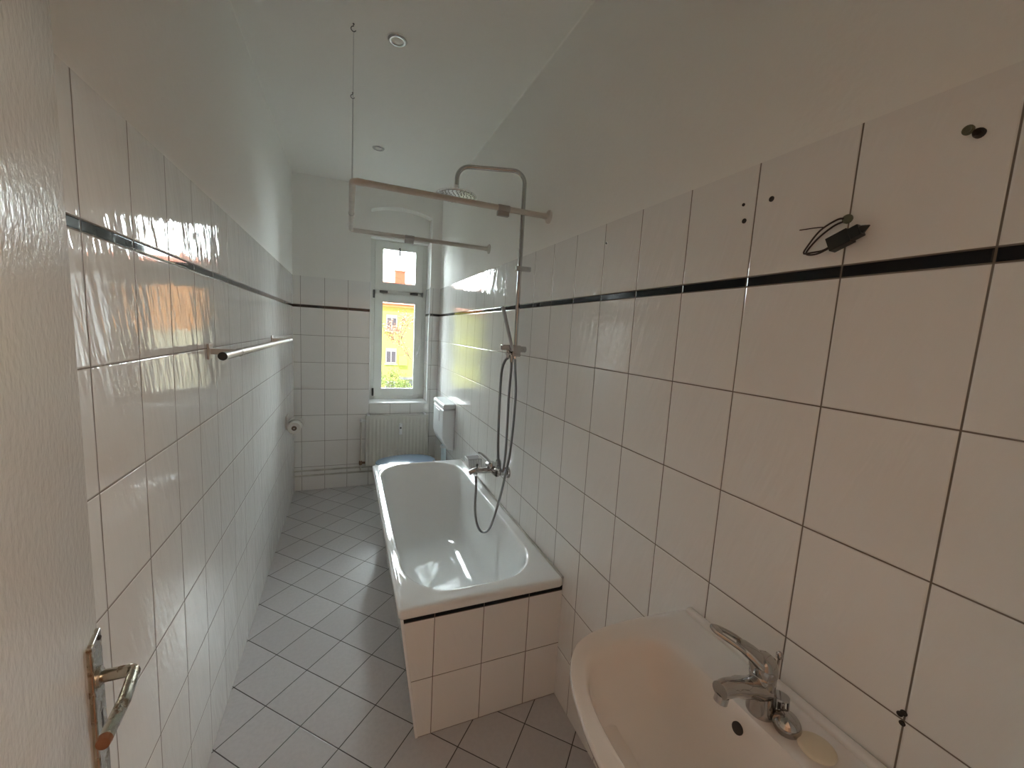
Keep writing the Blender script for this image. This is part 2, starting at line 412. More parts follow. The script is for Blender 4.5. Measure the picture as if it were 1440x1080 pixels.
for hx in (0.800, 1.105):
    build('hinge_cap', box(hx - 0.04, hx + 0.04, WF - 0.022, WF - 0.012, 1.952, 1.976), 'dgrey', w, bevel=0.002)

# door leaf, open against the left wall
dr = root('door_1', (0.225, 0.095, 0.005), kind='structure')
an = math.radians(13.0); DV = Vector((-math.sin(an), math.cos(an), 0)); NV = Vector((math.cos(an), math.sin(an), 0)); E0 = Vector((0.050, 0.870, 0))
def dp(al, o, z): q = E0 + DV * al + NV * o; return (q.x, q.y, z)
def dbox(a0, a1, o0, o1, z0, z1): return hexa([dp(a0, o0, z0), dp(a1, o0, z0), dp(a1, o1, z0), dp(a0, o1, z0), dp(a0, o0, z1), dp(a1, o0, z1), dp(a1, o1, z1), dp(a0, o1, z1)])
leaf = build('door_leaf', dbox(-0.79, 0.0, -0.038, 0.0, 0.008, 2.12), 'door', dr, bevel=0.003)
build('back_plate', join(dbox(-0.073, -0.014, -0.001, 0.0075, 0.74, 1.053)), 'handle', dr, bevel=0.0025)
for sz in (1.043, 0.752):
    build('screw', lathe([(0.0042, 0), (0.0042, 0.0015), (0.002, 0.003)], dp(-0.030, 0.0075, sz), NV, 12), 'plugb', dr)
grip = fillet([dp(-0.052, 0.004, 0.985), dp(-0.066, 0.056, 0.988), dp(-0.130, 0.052, 0.986), dp(-0.198, 0.041, 0.984)], 0.011, 6)
build('door_handle', join(tube(grip, 0.0088, 14, flat=1.2), lathe([(0.017, 0), (0.017, 0.004), (0.012, 0.007)], dp(-0.052, 0.0075, 0.985), NV, 20)), 'handle', dr, smooth=True)
build('handle_end', tube([dp(-0.196, 0.0413, 0.984), dp(-0.204, 0.040, 0.9838)], [0.0091, 0.0082], 14, flat=1.2), 'rust', dr, label='copper coloured worn handle end')
build('keyhole', dbox(-0.048, -0.040, 0.0070, 0.0078, 0.885, 0.915), 'plugb', dr)
for hz in (0.30, 1.75):
    build('hinge', tube([dp(-0.795, 0.006, hz - 0.05), dp(-0.795, 0.006, hz + 0.05)], 0.008, 10), 'handle', dr)

# ================================================================== BATHTUB
def rr(cx, cy, hx, hy, rx, ry, z, per=10, e=2.0):
    out = []
    for qx, qy, a0 in ((1, 1, 0), (-1, 1, PI / 2), (-1, -1, PI), (1, -1, 3 * PI / 2)):
        for i in range(per + 1):
            a = a0 + (PI / 2) * i / per
            c, s = math.cos(a), math.sin(a)
            out.append((cx + qx * (hx - rx) + rx * math.copysign(abs(c) ** (2 / e), c), cy + qy * (hy - ry) + ry * math.copysign(abs(s) ** (2 / e), s), z))
        # straight sides get extra points
        nq = {(1, 1): (-1, 1), (-1, 1): (-1, -1), (-1, -1): (1, -1), (1, -1): (1, 1)}[(qx, qy)]
        p = out[-1]; a = a0 + PI / 2; c, s = math.cos(a), math.sin(a)
        q = (cx + nq[0] * (hx - rx) + rx * c, cy + nq[1] * (hy - ry) + ry * s)
        for i in range(1, 5): out.append((p[0] + (q[0] - p[0]) * i / 5, p[1] + (q[1] - p[1]) * i / 5, z))
    return out
TX0, TX1, TY0, TY1, TZ = 0.636, W - 0.001, 1.395, 3.095, 0.566
tcx, tcy = (TX0 + TX1) / 2, (TY0 + TY1) / 2
hx, hy = (TX1 - TX0) / 2, (TY1 - TY0) / 2
tub = root('bathtub', (tcx, tcy, 0.0), 'white enamel bathtub with rounded basin along the tiled right wall', 'bathtub')
ocx, ocy, ohx, ohy = 0.975, 2.270, 0.297, 0.800
rings = [rr(tcx, tcy, hx - .012, hy - .012, .02, .02, 0.528), rr(tcx, tcy, hx - .003, hy - .003, .02, .02, 0.530), rr(tcx, tcy, hx, hy, .02, .02, 0.536), rr(tcx, tcy, hx, hy, .02, .02, TZ - 0.010),
         rr(tcx, tcy, hx - .003, hy - .003, .02, .02, TZ - 0.003), rr(tcx, tcy, hx - .010, hy - .010, .02, .02, TZ)]
for f in (0.35, 0.7, 0.93):
    rings.append(rr(tcx + (ocx - tcx) * f, tcy + (ocy - tcy) * f, hx - .010 + (ohx + .012 - hx + .010) * f, hy - .010 + (ohy + .012 - hy + .010) * f, .02 + (.21 - .02) * f, .02 + (.25 - .02) * f, TZ - 0.001 * f))
rings += [rr(ocx, ocy, ohx + .006, ohy + .006, .205, .245, TZ + .0005), rr(ocx, ocy, ohx + .001, ohy + .001, .205, .245, TZ - .001), rr(ocx, ocy, ohx - .004, ohy - .004, .20, .24, TZ - .006), rr(ocx, ocy, ohx - .008, ohy - .009, .20, .24, TZ - .018)]
# basin walls: steep at the near (drain) end, sloping back rest at the far end
def bz(z, dx, near, far, rx, ry): return rr(ocx, ocy + (near - far) / 2, ohx - dx, ohy - (near + far) / 2, rx, ry, z)
rings += [bz(0.47, .016, .022, .060, .19, .23), bz(0.36, .030, .040, .14, .17, .21), bz(0.26, .050, .065, .23, .15, .19), bz(0.20, .068, .090, .30, .14, .18),
          bz(0.165, .095, .12, .36, .13, .17), bz(0.148, .135, .17, .42, .11, .15), bz(0.142, .20, .28, .50, .07, .10), bz(0.140, .26, .50, .60, .03, .05)]
build('tub_shell', loft(rings, cap0=False), 'enamel', tub, smooth=True)
build('drain', lathe([(0.036, 0), (0.036, 0.003), (0.030, 0.006), (0.020, 0.004), (0.0, 0.004)], (0.975, 1.80, 0.141)), 'chrome', tub, smooth=True)
build('sealant', join(tube([(W - 0.0062, TY0 + 0.01, TZ), (W - 0.0062, TY0 + 0.4, TZ + .001), (W - 0.0062, TY0 + 0.9, TZ), (W - 0.0062, TY1, TZ)], 0.006, 8)), 'seal', tub, smooth=True)

# masonry surround: front wall and slanted side wall
sr = root('tub_surround', (0.99, 1.41, 0.0), 'low tiled wall panels with a black border strip enclosing the bathtub', 'tub surround')
zt = 0.529; xt, xb = 0.650, 0.718
YF = 1.409
build('front_panel', hexa([(xb, YF, 0), (W - .0005, YF, 0), (W - .0005, YF + .03, 0), (xb, YF + .03, 0), (xt, YF, zt), (W - .0005, YF, zt), (W - .0005, YF + .03, zt), (xt, YF + .03, zt)]), 'tile_tub', sr)
build('side_panel', hexa([(xb, YF + .031, 0), (xb + .03, YF + .031, 0), (xb + .03, 3.09, 0), (xb, 3.09, 0), (xt, YF + .031, zt), (xt + .03, YF + .031, zt), (xt + .03, 3.09, zt), (xt, 3.09, zt)]), 'tile_tubside', sr)
build('rear_panel', hexa([(xb + .031, 3.06, 0), (W - .0005, 3.06, 0), (W - .0005, 3.09, 0), (xb + .031, 3.09, 0), (xt + .031, 3.06, zt), (W - .0005, 3.06, zt), (W - .0005, 3.09, zt), (xt + .031, 3.09, zt)]), 'tile_tub', sr)
build('corner_trim', hexa([(xb - .006, YF - .003, 0), (xb + .005, YF - .003, 0), (xb + .005, YF + .008, 0), (xb - .006, YF + .008, 0), (xt - .006, YF - .003, zt), (xt + .005, YF - .003, zt), (xt + .005, YF + .008, zt), (xt - .006, YF + .008, zt)]), 'trimw', sr, bevel=0.002)

# ================================================================== WASHBASIN
YC = 0.450
half = [(W - 0.002, 0.298), (1.285, 0.304), (1.218, 0.311), (1.16, 0.314), (1.10, 0.315), (1.05, 0.312), (1.005, 0.303), (0.965, 0.286), (0.938, 0.262), (0.915, 0.232), (0.895, 0.190), (0.880, 0.145), (0.868, 0.095), (0.861, 0.045), (0.859, 0.0)]
def closed(halfpts, n=56):
    pts = [(x, YC + d) for x, d in halfpts] + [(x, YC - d) for x, d in reversed(halfpts[:-1])]
    sp = spline([(x, y, 0) for x, y in pts], 6)
    cum = [0]
    for a, b in zip(sp[:-1], sp[1:]): cum.append(cum[-1] + (b - a).length)
    out = []; j = 0
    for i in range(n):
        t = cum[-1] * i / (n - 1)
        while j < len(cum) - 2 and cum[j + 1] < t: j += 1
        f = (t - cum[j]) / max(cum[j + 1] - cum[j], 1e-9); q = sp[j].lerp(sp[j + 1], f); out.append((q.x, q.y))
    return out
outer = closed(half)
# back edge: extra points along the wall
nb = 20
back = [(W - 0.002, YC - 0.298 + 0.596 * i / (nb + 1)) for i in range(1, nb + 1)]
outer = outer + back
NB = len(outer)
def inner_ring(k, cx=1.045, bx=1.203, fx=0.905, hw=0.268, z=0.0, p=2.6):
    """bowl outline matched to the outer points by angle around (cx, YC)"""
    res = []
    for (x, y) in outer:
        a = math.atan2(y - YC, x - cx); c, s = math.cos(a), math.sin(a)
        A = (bx - cx) if c > 0 else (cx - fx)
        pp = p + (1.8 if c > 0 else 0)
        r = 1.0 / ((abs(c) / A) ** pp + (abs(s) / hw) ** pp) ** (1 / pp)
        res.append((cx + r * c * k, YC + r * s * k, z))
    return res
def scale_out(s, z, sx=None):
    sx = s if sx is None else sx
    return [(W - 0.002 - (W - 0.002 - x) * sx, YC + (y - YC) * s, z) for x, y in outer]
def toward(a, b, f, z): return [(p[0] + (q[0] - p[0]) * f, p[1] + (q[1] - p[1]) * f, z) for p, q in zip(a, b)]
ZS = 0.880
full = scale_out(1.0, ZS); inn = inner_ring(1.0, z=ZS)
rg = [scale_out(0.45, 0.70, 0.50), scale_out(0.62, 0.725, 0.66), scale_out(0.80, 0.765, 0.83), scale_out(0.92, 0.81, 0.94), scale_out(0.975, 0.845, 0.98), scale_out(0.995, ZS - 0.016), scale_out(1.0, ZS - 0.009), scale_out(0.997, ZS - 0.003), toward(full, inn, 0.06, ZS),
      toward(full, inn, 0.22, ZS - 0.001), toward(full, inn, 0.5, ZS - 0.006), toward(full, inn, 0.8, ZS - 0.009), inner_ring(1.01, z=ZS - 0.010), inner_ring(0.975, z=ZS - 0.017), inner_ring(0.945, z=ZS - 0.032),
      inner_ring(0.90, z=ZS - 0.065), inner_ring(0.82, z=ZS - 0.10), inner_ring(0.68, z=ZS - 0.128), inner_ring(0.48, z=ZS - 0.142), inner_ring(0.25, z=ZS - 0.149), inner_ring(0.09, z=ZS - 0.151)]
sk = root('washbasin', (1.10, YC, 0.70), 'white ceramic washbasin mounted on the right wall in the foreground', 'washbasin')
build('basin', loft(rg), 'ceramic', sk, smooth=True)
build('back_ledge', prism([(W - 0.003, ZS - 0.006), (W - 0.024, ZS - 0.006), (W - 0.022, ZS + 0.006), (W - 0.016, ZS + 0.010), (W - 0.003, ZS + 0.010)], 'y', YC - 0.292, YC + 0.292), 'ceramic', sk, bevel=0.003)
build('overflow_hole', lathe([(0.0115, -0.006), (0.0115, 0.0008), (0.0095, 0.0014), (0.0, 0.0012)], (1.190, 0.480, 0.836), (-0.96, 0, 0.28), 24), 'plugb', sk, smooth=True)
build('drain', lathe([(0.031, 0), (0.031, 0.003), (0.024, 0.005), (0.016, 0.002)], (1.045, YC, ZS - 0.151)), 'chrome', sk, smooth=True)
build('siphon', tube(fillet([(1.045, YC, 0.71), (1.045, YC, 0.52), (W - 0.0, YC, 0.52)], 0.04, 6), 0.016, 16), 'chrome', sk, smooth=True)

# basin faucet
FXc, FYc, FZ = 1.238, 0.470, ZS - 0.008
fc = root('basin_faucet', (FXc, FYc, FZ), 'chrome single lever faucet with a looped handle standing on the washbasin', 'faucet')
build('faucet_body', lathe([(0.027, 0), (0.027, 0.006), (0.0235, 0.014), (0.022, 0.05), (0.0235, 0.075), (0.024, 0.088), (0.018, 0.094)], (FXc, FYc, FZ), (-0.12, 0, 1)), 'darkchrome', fc, smooth=True)
sp = [(FXc - 0.005, FYc, FZ + 0.050), (FXc - 0.05, FYc, FZ + 0.066), (FXc - 0.095, FYc, FZ + 0.080), (FXc - 0.128, FYc, FZ + 0.084)]
build('spout', join(tube(spline(sp, 4), [0.024] * 3 + [0.021] * 4 + [0.018] * 4 + [0.0165] * 2, 16, flat=0.85)), 'darkchrome', fc, smooth=True)
build('aerator', lathe([(0.0125, 0), (0.0125, 0.014), (0.009, 0.016)], (FXc - 0.119, FYc, FZ + 0.072), (-0.25, 0, -1), 18), 'dchrome', fc, smooth=True)
# lever: cap + wide tapering handle with a long slot
cap = lathe([(0.0245, -0.006), (0.026, 0.006), (0.0245, 0.020), (0.017, 0.029), (0.003, 0.032)], (FXc - 0.008, FYc, FZ + 0.092), (-0.22, 0.12, 1), 24)
build('lever_cap', cap, 'darkchrome', fc, smooth=True)
tip = Vector((1.158, 0.536, 1.024)); bs = Vector((FXc - 0.010, FYc, FZ + 0.106))
ld = (tip - bs).normalized(); ls = ld.cross(Vector((0, 0, 1))).normalized()
def lv(f, off, lift=0): q = bs.lerp(tip, f) + ls * off; return (q.x, q.y, q.z + lift)
loopp = [lv(0.38, 0.0150, .004), lv(0.6, 0.0140, .004), lv(0.8, 0.0115, .002), lv(0.95, 0.0075), lv(1.02, 0.0), lv(0.95, -0.0075), lv(0.8, -0.0115, .002), lv(0.6, -0.0140, .004), lv(0.38, -0.0150, .004)]
lev = tube(spline(loopp, 6), 0.0050, 10, flat=1.0)
solid = tube([lv(-0.1, 0, -.004), lv(0.1, 0), lv(0.25, 0, .003), lv(0.40, 0, .004), lv(0.50, 0, .004)], [0.024, 0.0245, 0.0225, 0.0195, 0.013], 18, flat=0.55)
tipb = tube([lv(0.84, 0, .001), lv(0.93, 0), lv(1.02, 0)], [0.008, 0.0125, 0.008], 14, flat=0.5)
build('lever', join(lev, solid, tipb), 'darkchrome', fc, smooth=True)
build('lift_rod', join(tube([(FXc + 0.034, FYc, FZ + 0.02), (FXc + 0.034, FYc, FZ + 0.105)], 0.0028, 8), lathe([(0.003, 0), (0.006, 0.004), (0.0062, 0.012), (0.003, 0.016)], (FXc + 0.034, FYc, FZ + 0.103), n=12)), 'darkchrome', fc, smooth=True)

pl = root('drain_stopper', (1.243, 0.437, ZS - 0.008), 'chrome domed drain stopper lying on the washbasin ledge beside the faucet', 'drain stopper')
build('stopper_cap', lathe([(0.022, -0.008), (0.0245, -0.004), (0.0245, 0.0), (0.021, 0.009), (0.013, 0.015), (0.0, 0.017)], (1.246, 0.424, ZS + 0.004), (-0.35, -0.25, 0.9), 26), 'darkchrome', pl, smooth=True)
cage = [tube([(1.262 + 0.014 * math.cos(a), 0.449 + 0.014 * math.sin(a), ZS - 0.004), (1.266 + 0.015 * math.cos(a), 0.455 + 0.015 * math.sin(a), ZS + 0.026)], 0.0026, 8) for a in [i * PI / 3 for i in range(6)]]
cage.append(lathe([(0.014, 0), (0.018, 0.001), (0.018, 0.005), (0.013, 0.006)], (1.266, 0.455, ZS + 0.024), (0.1, 0.15, 1), 22))
cage.append(lathe([(0.004, 0), (0.004, 0.024)], (1.262, 0.449, ZS - 0.002), (0.1, 0.15, 1), 10))
build('stopper_cage', join(*cage), 'dchrome', pl, smooth=True)
dc = build('round_cap', lathe([(0.0300, 0), (0.0305, 0.003), (0.0298, 0.006), (0.027, 0.0078), (0.014, 0.0088), (0.0, 0.009)], (1.262, 0.378, ZS - 0.0085), n=36), 'cream', loc=(1.262, 0.378, ZS - 0.0085), smooth=True)
tag(dc, 'round flat cream plastic cap lying on the washbasin ledge', 'cap')

# ================================================================== SHOWER
MY = 1.955
sc = root('shower_column', (1.274, MY, 1.50), 'chrome shower column with overhead rain shower head on the right wall', 'shower column')
rp = fillet([(1.274, MY, 1.50), (1.274, MY, 2.410), (0.952, MY + 0.095, 2.405), (0.952, MY + 0.095, 2.300)], 0.060, 10)
build('riser_pipe', tube(rp, 0.0105, 16), 'dchrome', sc, smooth=True)
for z in (1.938,):
    build('wall_bracket', join(box(1.252, W, MY - 0.013, MY + 0.013, z - 0.012, z + 0.012)), 'dchrome', sc, bevel=0.004)
hd = (0.952, MY + 0.095, 2.262)
build('rain_head', lathe([(0.098, 0.0), (0.101, 0.004), (0.098, 0.008), (0.06, 0.016), (0.022, 0.026), (0.014, 0.040), (0.012, 0.052)], (hd[0], hd[1], hd[2] - 0.0), n=40), 'chrome', sc, smooth=True)
noz = [lathe([(0.0028, 0), (0.0022, -0.005)], (hd[0] + r * math.cos(a), hd[1] + r * math.sin(a), hd[2]), n=6) for r, q in ((0.018, 6), (0.036, 12), (0.054, 18), (0.072, 24), (0.088, 28)) for a in [2 * PI * i / q for i in range(q)]]
build('nozzle_plate', join(lathe([(0.094, 0.001), (0.094, -0.0015)], hd, n=40), *noz), 'dchrome', sc)
build('diverter', join(box(1.252, 1.298, MY - 0.022, MY + 0.022, 1.487, 1.545), tube([(1.295, MY, 1.525), (W, MY, 1.525)], 0.016, 16), tube([(1.252, MY, 1.50), (1.225, MY, 1.50)], 0.012, 12), tube([(1.255, MY - 0.004, 1.495), (1.255, MY - 0.004, 1.455)], 0.0095, 12)), 'dchrome', sc, bevel=0.003)
build('holder', join(box(1.196, 1.262, MY - 0.016, MY + 0.016, 1.518, 1.546), tube([(1.235, MY, 1.52), (1.235, MY, 1.475)], 0.010, 12)), 'dchrome', sc, bevel=0.004)
hs = root('hand_shower', (1.243, MY - 0.02, 1.52), 'slim flat chrome hand shower resting in the holder of the shower column', 'hand shower')
a_, b_ = Vector((1.250, MY - 0.028, 1.515)), Vector((1.196, MY + 0.012, 1.742))
build('handset', tube([a_, a_.lerp(b_, 0.1), a_.lerp(b_, 0.5), a_.lerp(b_, 0.96), b_], [0.009, 0.012, 0.0135, 0.0155, 0.010], 16, flat=0.62), 'brushed', hs, smooth=True)
hp = [(1.235, MY - 0.004, 1.478), (1.222, MY + 0.004, 1.462), (1.211, MY + 0.012, 1.42), (1.208, MY + 0.015, 1.338), (1.209, MY + 0.015, 1.106), (1.216, MY + 0.01, 0.93), (1.236, MY - 0.002, 0.862), (1.248, MY - 0.004, 0.92), (1.251, MY - 0.005, 1.10), (1.250, MY - 0.005, 1.264), (1.255, MY - 0.004, 1.40), (1.255, MY - 0.004, 1.458)]
build('hose', tube(spline(hp, 8), 0.0068, 12), 'hose', hs, smooth=True)
sh = root('supply_hose', (1.274, MY, 1.0), 'metal shower hose hanging in a long loop from mixer up to the shower column', 'shower hose')
MX = 2.170
mp = [(1.160, MX, 0.778), (1.164, MX, 0.70), (1.160, 2.155, 0.555), (1.178, 2.14, 0.462), (1.206, 2.12, 0.436), (1.238, 2.09, 0.480), (1.267, 2.04, 0.674), (1.283, 2.012, 0.83), (1.295, 1.99, 0.978), (1.296, 1.965, 1.262), (1.280, MY, 1.42), (1.274, MY, 1.492)]
build('hose', tube(spline(mp, 10), 0.0070, 12), 'hose', sh, smooth=True)
build('hose_nut', lathe([(0.0105, 0), (0.0105, 0.02), (0.008, 0.024)], (1.160, MX, 0.790), (0, 0, -1), 12), 'chrome', sh)
build('hose_nut', join(lathe([(0.0105, 0), (0.0105, 0.02), (0.008, 0.024)], (1.274, MY, 1.496), (0, 0, -1), 12)), 'chrome', sh)

# bath mixer
mz = 0.800
mxr = root('bath_mixer', (1.27, MX, mz), 'chrome wall mixer tap with lever above the far part of the bathtub', 'mixer tap')
build('mixer_body', join(tube([(1.262, MX - 0.085, mz), (1.262, MX - 0.06, mz), (1.262, MX + 0.06, mz), (1.262, MX + 0.085, mz)], [0.019, 0.022, 0.022, 0.019], 20), lathe([(0.024, -0.005), (0.026, 0.01), (0.025, 0.03), (0.018, 0.036)], (1.258, MX, mz + 0.008), (-0.35, 0, 1), 20)), 'darkchrome', mxr, smooth=True)
for s in (-1, 1):
    build('wall_flange', lathe([(0.016, 0.055), (0.016, 0.018), (0.031, 0.014), (0.034, 0.002), (0.034, 0.0)], (W, MX + s * 0.075, mz), (-1, 0, 0), 22), 'darkchrome', mxr, smooth=True)
build('spout', join(tube(spline([(1.25, MX, mz - 0.004), (1.20, MX, mz - 0.004), (1.155, MX, mz + 0.000), (1.118, MX, mz - 0.012)], 5), [0.018] * 6 + [0.0165] * 6 + [0.0145] * 4, 16), lathe([(0.0105, 0), (0.0105, 0.016)], (1.160, MX, mz - 0.008), (0, 0, -1), 12)), 'darkchrome', mxr, smooth=True)
build('diverter_knob', lathe([(0.004, 0), (0.004, 0.012), (0.008, 0.014), (0.008, 0.024), (0.005, 0.026)], (1.165, MX, mz + 0.012), n=14), 'black', mxr, smooth=True, label='dark pull knob')
build('lever', tube(spline([(1.25, MX, mz + 0.034), (1.225, MX, mz + 0.066), (1.188, MX, mz + 0.098), (1.168, MX, mz + 0.106)], 4), [0.017, 0.016, 0.015, 0.014, 0.013, 0.0125, 0.012, 0.0115, 0.011, 0.0105, 0.010, 0.009, 0.007], 14, flat=0.6), 'darkchrome', mxr, smooth=True)

# ribbed soap dish on the wall behind the mixer
sd = root('soap_dish', (1.285, 2.63, 0.655), 'small white ribbed soap dish on the right wall behind the mixer tap', 'soap dish')
dx0, dx1, dy0, dy1, dz0, dz1 = 1.232, W - 0.001, 2.585, 2.675, 0.655, 0.728
dprof = [(dx1, dz0), (dx0 + 0.022, dz0), (dx0 + 0.006, dz0 + 0.022), (dx0, dz1), (dx0 + 0.005, dz1), (dx0 + 0.011, dz0 + 0.024), (dx0 + 0.024, dz0 + 0.006), (dx1, dz0 + 0.006)]
build('dish', join(prism(dprof, 'y', dy0, dy1), prism([dprof[0], dprof[1], dprof[2], dprof[3], (dx1, dz1)], 'y', dy1 - 0.005, dy1)), 'trimw', sd)
build('inner_panel', prism([dprof[0], dprof[1], dprof[2], dprof[3], (dx1, dz1)], 'y', dy0 + 0.001, dy0 + 0.005), 'railg', sd, label='inner face coloured grey for the shade between the ribs')  # grey colour stands in for shade in the gaps of the white dish
for k in range(8):
    xx = dx0 + 0.010 + 0.0118 * k
    build('rib', tube([(xx, dy0 - 0.001, dz0 + (0.020 if k == 0 else 0.004)), (xx, dy0 - 0.001, dz1 - 0.002)], 0.0040, 8), 'enamel', sd, smooth=True)

# curtain rail
CX, CY0, CY1, CZR = 0.472, 1.777, 2.650, 2.160
cr = root('shower_curtain_rail', (0.9, 2.2, CZR), 'white U-shaped shower curtain rail fixed to the right wall above the tub', 'curtain rail')
build('rail_tube', tube(fillet([(W - 0.005, CY0, CZR), (CX, CY0, CZR), (CX, CY1, CZR), (W - 0.005, CY1, CZR)], 0.022, 6), 0.0125, 18), 'railw', cr, smooth=True)
for y in (CY0, CY1):
    build('wall_flange', lathe([(0.0135, 0.030), (0.0145, 0.014), (0.030, 0.006), (0.031, 0.0)], (W + PL, y, CZR), (-1, 0, 0), 24), 'railw', cr, smooth=True)
for x, y in ((1.105, CY0), (0.812, CY1)):
    build('sleeve', join(tube([(x - 0.028, y, CZR), (x + 0.028, y, CZR)], 0.0155, 16), box(x - 0.030, x + 0.024, y - 0.010, y + 0.010, CZR - 0.034, CZR - 0.013)), 'railg', cr, bevel=0.002, label='grey connecting sleeve with clip')
build('corner_cap', lathe([(0.0135, -0.012), (0.014, 0.0), (0.0135, 0.012)], (CX + 0.028, CY0, CZR), (1, 0, 0), 18), 'railw', cr, smooth=True)
build('wire_ring', lathe([(0.0135, -0.006), (0.0145, 0.0), (0.0135, 0.006)], (CX, 2.27, CZR), (0, 1, 0), 18), 'railg', cr, smooth=True)
build('wire', join(tube([(0.474, 2.067, CH - 0.032), (CX, CY0 + 0.02, CZR + 0.012)], 0.0009, 6)), 'railg', cr, label='thin wire from the nearer ceiling hook')
build('wire', join(tube([(0.477, 2.628, CH - 0.032), (CX, 2.27, CZR + 0.012)], 0.0009, 6)), 'railg', cr, label='thin wire from the farther ceiling hook')
def hook(x, y, lab):
    pts = [(x, y, CH + 0.004), (x, y, CH - 0.010)] + [(x - 0.010 * math.sin(a), y, CH - 0.021 + 0.0105 * math.cos(a)) for a in [i * PI / 8 for i in range(0, 12)]]
    o = build('ceiling_hook', join(tube(spline(pts, 3), 0.0019, 8), lathe([(0.004, 0), (0.0045, 0.002), (0.003, 0.003)], (x, y, CH), (0, 0, -1), 10)), 'dgrey', loc=(x, y, CH), smooth=True)
    tag(o, lab, 'hook', 'hooks in the ceiling')
hook(0.474, 2.067, 'small dark screw hook in the ceiling nearer to the door')
hook(0.477, 2.628, 'small dark screw hook in the ceiling nearer to the window')

# ceiling spotlights (switched off)
def spot(y, lab):
    r_ = root('ceiling_spotlight', (0.66, y, CH), lab, 'spotlight', 'recessed ceiling spotlights')
    build('ring', lathe([(0.043, 0.001), (0.043, 0.003), (0.039, 0.007), (0.031, 0.009), (0.027, 0.007), (0.026, 0.0)], (0.66, y, CH), (0, 0, -1), 32), 'dchrome', r_, smooth=True)
    build('bulb', lathe([(0.025, 0.0), (0.025, 0.004), (0.018, 0.0085), (0.0, 0.0105)], (0.66, y, CH), (0, 0, -1), 28), 'bulb', r_, smooth=True)
    build('rim', lathe([(0.048, -0.001), (0.048, 0.0015), (0.042, 0.003)], (0.66, y, CH), (0, 0, -1), 32), 'plaster', r_, smooth=True)
spot(2.081, 'round recessed chrome spotlight in the ceiling nearer to the door')
spot(3.294, 'round recessed chrome spotlight in the ceiling nearer to the window')

# ================================================================== RADIATOR, PIPES, TOILET
RXa, RXb, RZa, RZb, RY = 0.630, 1.232, 0.235, 0.735, 4.065
ra = root('radiator', ((RXa + RXb) / 2, RY + 0.03, RZa), 'white ribbed panel radiator on the far wall beneath the window', 'radiator')
V, F = [], []; nx = 17 * 8 + 1; cols = []
zs = [RZa, RZa + 0.02, RZa + 0.05, RZb - 0.055, RZb - 0.025, RZb]
for i in range(nx):
    x = RXa + (RXb - RXa) * i / (nx - 1); ph = math.cos(2 * PI * i / 8)
    g = 0.5 - 0.5 * max(-1, min(1, ph * 1.6))
    for j, z in enumerate(zs):
        dep = g * 0.006 if j in (2, 3) and 4 <= i <= nx - 5 else 0
        V.append((x, RY + dep, z))
for i in range(nx - 1):
    for j in range(len(zs) - 1):
        a = i * len(zs) + j; F.append((a, a + len(zs), a + len(zs) + 1, a + 1))
build('front_panel', join((V, F)), 'rad', ra, smooth=True)
build('casing', join(box(RXa, RXb, RY + 0.012, RY + 0.055, RZa, RZb - 0.004), box(RXa - 0.002, RXa + 0.006, RY - 0.001, RY + 0.06, RZa, RZb + 0.001), box(RXb - 0.006, RXb + 0.002, RY - 0.001, RY + 0.06, RZa, RZb + 0.001), box(RXa, RXb, RY - 0.003, RY + 0.006, RZb - 0.006, RZb + 0.002), box(RXa, RXb, RY + 0.054, RY + 0.06, RZb - 0.006, RZb + 0.002)), 'rad', ra, bevel=0.002)
build('top_grille', join(*[box(RXa + 0.008 + 0.0117 * i, RXa + 0.014 + 0.0117 * i, RY + 0.006, RY + 0.054, RZb - 0.006, RZb - 0.002) for i in range(50)]), 'radd', ra)
build('wall_hook', join(box(RXa + 0.01, RXa + 0.035, RY + 0.01, L + 0.0, RZb - 0.002, RZb + 0.012)), 'trimw', ra, bevel=0.003)
build('wall_hook', join(box(RXb - 0.045, RXb - 0.02, RY + 0.01, L + 0.0, RZb - 0.002, RZb + 0.012)), 'trimw', ra, bevel=0.003)
build('valve', join(tube([(0.586, RY + 0.02, 0.690), (0.632, RY + 0.02, 0.690)], 0.009, 12), lathe([(0.010, 0), (0.013, 0.006), (0.014, 0.02), (0.0135, 0.04), (0.009, 0.045)], (0.586, RY + 0.035, 0.69), (0.1, -1, 0.3), 16), lathe([(0.011, -0.014), (0.013, 0), (0.011, 0.014)], (0.586, RY + 0.02, 0.690), n=12)), 'trimw', ra, smooth=True)
build('heat_meter', join(box(0.942, 0.972, RY - 0.024, RY + 0.002, 0.545, 0.660)), 'trimw', ra, bevel=0.005, label='small white heat meter clipped to the panel')
build('meter_display', box(0.949, 0.965, RY - 0.0255, RY - 0.023, 0.606, 0.622), 'dgrey', ra)
rp_ = root('riser_heating_pipe', (0.586, RY + 0.02, 0.19), 'thin vertical heating pipe with dark elbow left of the radiator', 'pipe')
build('pipe', tube([(0.586, RY + 0.02, 0.690), (0.586, RY + 0.02, 0.19)], 0.0075, 12), 'pipe', rp_, smooth=True)
build('elbow_valve', join(tube([(0.586, RY + 0.02, 0.245), (0.586, RY + 0.02, 0.285)], 0.014, 12), tube([(0.570, RY + 0.02, 0.265), (0.635, RY + 0.02, 0.265)], 0.011, 12)), 'brass', rp_, smooth=True, label='dark brass lockshield valve')
for z, lab in ((0.208, 'upper of the two horizontal heating pipes along the far wall'), (0.160, 'lower of the two horizontal heating pipes along the far wall')):
    o = build('heating_pipe', tube([(-0.003, L - 0.045, z), (W + 0.003, L - 0.045, z)], 0.0085, 12), 'pipe', loc=(0.6, L - 0.045, z), smooth=True)
    tag(o, lab, 'pipe', 'heating pipes along the far wall')

